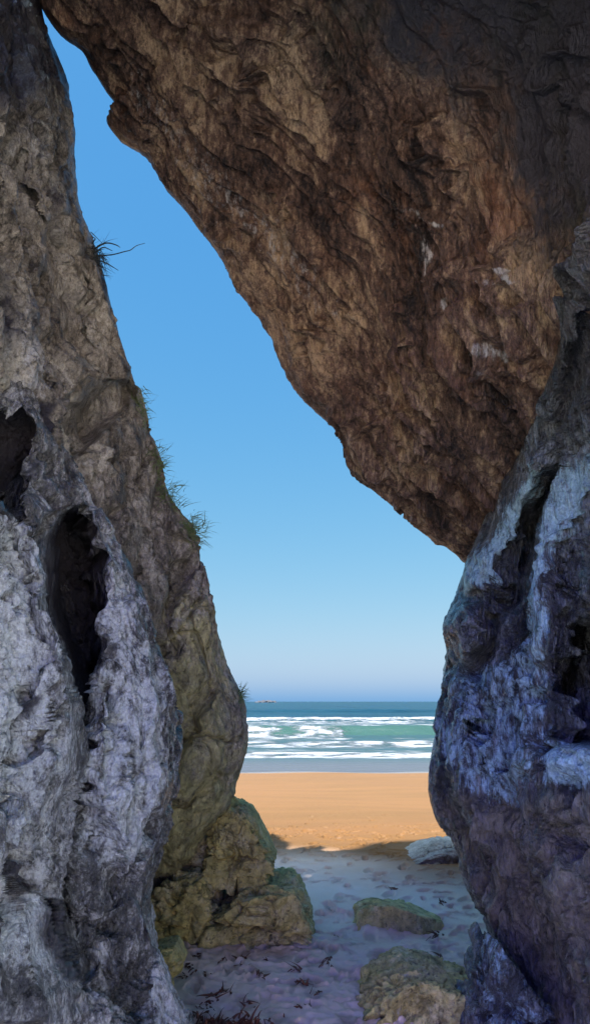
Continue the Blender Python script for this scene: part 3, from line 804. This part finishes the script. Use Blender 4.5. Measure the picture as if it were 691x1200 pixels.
o = mesh_obj('sea', Pq, grid_faces(len(ys), len(xs)), k.m,
             {'foam': foam, 'deep': sstep(95, 170, y), 'shallow': 1 - sstep(43, 52, y), 'face': band(u2, -3, .8, .8) * .55 * (h2 > .2)})
o['kind'] = 'structure'

# distant skerry on the horizon
k = NT('skerry_rock')
k.set(Base_Color=k.ramp(k.noise(k.tc, .08, 5, .6), [(.3, (.02, .022, .026)), (.7, (.05, .05, .052))]), Roughness=.8)
S, Fc = sphere_grid(24)
cx, cy, _ = W(312, 822, 2600.)
Vs = S * np.array([40, 20, 5.]); Vs[:, 2] *= (1 + .9 * np.abs(perlin(S * 2.3 + 3))); Vs += S * (6 * perlin(S * 4))[:, None]
o = mesh_obj('skerry', Vs + np.array([cx, cy, Z_SEA - 1]), Fc, k.m, None, (cx, cy, Z_SEA))
tag(o, 'low dark skerry far out on the horizon near the left rock', 'islet')

# ------------------------------------------------------------------ plants
def leaf_mat(name, a, b):
    k = NT(name)
    k.set(Base_Color=k.mixc(k.noise(k.tc, 9, 3), a, b), Roughness=.6)
    return k.m
M_grass = leaf_mat('cliff_grass_leaf', (.10, .17, .05), (.22, .28, .09))
M_dark = leaf_mat('dry_stem', (.022, .028, .03), (.05, .055, .04))
M_weed = leaf_mat('red_seaweed', (.10, .028, .015), (.22, .075, .035))


def blades(name, base, n, L, spread, lean, mat, wid=.004, curl=.5, seed=1, ell=(.1, .1, .1), segs=5):
    r = np.random.default_rng(seed)
    V = []; Fc = []
    base = np.array(base)
    for i in range(n):
        p = base + r.normal(size=3) * np.array(ell)
        d = np.array(lean) + r.normal(size=3) * spread; d /= np.linalg.norm(d)
        l = L * r.uniform(.5, 1.25); side = np.cross(d, r.normal(size=3)); side /= np.linalg.norm(side)
        k0 = len(V)
        bend = r.normal(size=3) * .25; bend[2] -= curl
        for s in range(segs + 1):
            t = s / segs
            c = p + d * l * t + bend * l * t * t * .6
            w = wid * (1 - t * .85)
            n2 = np.cross(side, d)
            V += [c - side * w, c + side * w, c + n2 * w * .6]
        for s in range(segs):
            a = k0 + 3 * s
            for u, v in ((0, 1), (1, 2), (2, 0)):
                Fc.append((a + u, a + v, a + v + 3, a + u + 3))
    return mesh_obj(name, V, Fc, mat, None, tuple(base))


GG = 'grass tufts along the cliff edge'
tag(blades('grass_tuft', W(163, 476, 5.02), 130, .09, .45, (.7, 0, -.05), M_grass, .003, .5, 2, (.03, .05, .09)), 'drooping dark grass tuft on the cliff edge halfway down the sky gap', 'grass', GG)
tag(blades('grass_tuft', W(183, 545, 5.06), 130, .09, .5, (.6, 0, .25), M_grass, .003, .3, 3, (.03, .05, .09)), 'sparse green grass on the cliff edge just below the drooping dark tuft', 'grass', GG)
tag(blades('grass_tuft', W(197, 585, 5.1), 130, .11, .5, (.6, 0, .3), M_grass, .003, .3, 4, (.05, .05, .06)), 'thin spiky grass on the cliff edge next above the lowest bright tuft', 'grass', GG)
tag(blades('grass_tuft', W(220, 622, 5.17), 240, .09, .5, (.6, 0, .3), M_grass, .003, .3, 5, (.06, .06, .06)), 'brightest green grass tuft on the ledge where the cliff edge bends down', 'grass', GG)
tag(blades('grass_tuft', W(281, 822, 5.58), 80, .09, .6, (.5, 0, .4), M_grass, .003, .3, 6, (.015, .04, .05)), 'small grass sprig on the cliff bulge right at the height of the sea horizon', 'grass', GG)
root = bpy.data.objects.new('dry_shrub', None); C.objects.link(root); root.location = W(112, 300, 4.86)
tag(root, 'dark wiry shrub with long twigs sticking out from the cliff into the sky', 'shrub')
rb = root.location
def child(o): o.parent = root; o.location = (0, 0, 0); return o
f_ = blades('foliage', tuple(rb), 90, .13, .55, (.6, 0, -.25), M_dark, .004, .3, 8, (.03, .05, .06)); child(f_)


def twig(pts, rad):
    P = cr_interp(np.array([W(*p) for p in pts]) - np.array(rb), 24)
    V = []; Fc = []
    T = np.gradient(P, axis=0); T /= np.linalg.norm(T, axis=1, keepdims=True)
    for i, (c, t) in enumerate(zip(P, T)):
        a = np.cross(t, (0, 1, .2)); a /= np.linalg.norm(a); b = np.cross(t, a)
        for q in range(6):
            an = q * math.pi / 3; V.append(c + (a * math.cos(an) + b * math.sin(an)) * rad * (1 - .7 * i / 24))
    V = np.array(V)
    o = mesh_obj('twig', V, grid_faces(24, 6, True), M_dark); o.parent = root
for pts, rad in (([(110, 292, 4.86), (124, 285, 4.8), (136, 287, 4.78), (141, 290, 4.78)], .008), ([(112, 300, 4.86), (134, 298, 4.8), (150, 294, 4.75), (160, 288, 4.75), (170, 285, 4.75)], .006),
                 ([(112, 296, 4.86), (122, 290, 4.8), (132, 294, 4.8)], .007), ([(108, 285, 4.86), (112, 280, 4.8), (107, 276, 4.8)], .006), ([(114, 305, 4.86), (128, 310, 4.8), (139, 317, 4.8)], .006)):
    twig(pts, rad)

sw = W(258, 1203, 4.15)
tag(blades('seaweed_clump', (sw[0], sw[1], .03), 520, .075, .9, (0, -.1, .12), M_weed, .009, .6, 9, (.13, .07, .012)), 'dark red brown seaweed clump on the sand at the bottom edge by the grey wall', 'seaweed')

# scraps of weed on the churned sand
r3 = np.random.default_rng(77)
for kx in range(30):
    px_, py_ = (r3.uniform(215, 390), r3.uniform(1120, 1185)) if kx < 24 else (r3.uniform(380, 540), r3.uniform(1005, 1130))
    Yk = 1.65 / ((-(600 - py_) / F * cp - sp) / (cp - (600 - py_) / F * sp))
    b = W(px_, py_, Yk)
    m = np.argmin((Vb[:, 0] - b[0]) ** 2 + (Vb[:, 1] - b[1]) ** 2)
    o = blades('seaweed_scrap', (b[0], b[1], Vb[m, 2] + .006), int(r3.integers(5, 12)), r3.uniform(.04, .09), .8, (r3.normal(), r3.normal(), .12), M_weed, .008, .4, 100 + kx, (.02, .02, .002), 4)
    tag(o, 'small reddish brown seaweed scrap lying on the trodden shaded sand', 'seaweed', 'seaweed scraps scattered over the sand')

# ------------------------------------------------------------------ light
SUN_EL, SUN_AZ = math.radians(60), math.radians(210)        # azimuth from +Y clockwise (to +X): behind left
w = bpy.data.worlds.new('World'); SC.world = w; w.use_nodes = True
nt = w.node_tree; nt.nodes.clear()
sky = nt.nodes.new('ShaderNodeTexSky'); sky.sky_type = 'NISHITA'; sky.sun_disc = False
sky.sun_elevation = SUN_EL; sky.sun_rotation = SUN_AZ
sky.air_density = 1.0; sky.dust_density = 1.45; sky.ozone_density = 2.5; sky.altitude = 0
bg = nt.nodes.new('ShaderNodeBackground'); bg.inputs[1].default_value = .13
ow = nt.nodes.new('ShaderNodeOutputWorld')
sep = nt.nodes.new('ShaderNodeSeparateColor'); com = nt.nodes.new('ShaderNodeCombineColor')
nt.links.new(sky.outputs[0], sep.inputs[0])
SKY = .13


def sk(op, a, b):
    m = nt.nodes.new('ShaderNodeMath'); m.operation = op
    for q, v in zip(m.inputs, (a, b)):
        if isinstance(v, float): q.default_value = v
        else: nt.links.new(v, q)
    return m.outputs[0]


for i, (a, p, ex) in enumerate(((.145, 1.1, 4.0), (.124, .52, 6.2), (.130, .14, 5.8))):          # clear deep blue air away from the sun, haze around it boosted to light the cave
    r = sk('MULTIPLY', sep.outputs[i], SKY)
    v = sk('ADD', sk('MULTIPLY', sk('POWER', r, p), a), sk('MULTIPLY', sk('MAXIMUM', sk('SUBTRACT', r, .75), 0.0), ex))
    nt.links.new(sk('DIVIDE', v, SKY), com.inputs[i])
nt.links.new(com.outputs[0], bg.inputs[0]); nt.links.new(bg.outputs[0], ow.inputs[0])
sl = bpy.data.lights.new('sun', 'SUN'); sl.energy = 2.4; sl.angle = math.radians(.5); sl.color = (1, .93, .82)
so = bpy.data.objects.new('sun', sl); C.objects.link(so)
from mathutils import Vector
sd = Vector((math.sin(SUN_AZ) * math.cos(SUN_EL), math.cos(SUN_AZ) * math.cos(SUN_EL), math.sin(SUN_EL)))
so.rotation_euler = sd.to_track_quat('Z', 'Y').to_euler(); so.location = sd * 30

SC.view_settings.view_transform = 'Standard'; SC.view_settings.look = 'None'
SC.view_settings.gamma = 1.0; SC.view_settings.exposure = 2.8
SC.cycles.max_bounces = 8; SC.cycles.diffuse_bounces = 5; SC.cycles.use_denoising = True; SC.cycles.use_guiding = True; SC.cycles.caustics_reflective = False; SC.cycles.caustics_refractive = False
SC.cycles.sample_clamp_indirect = 4.0; w.cycles.sampling_method = 'MANUAL'; w.cycles.sample_map_resolution = 1024
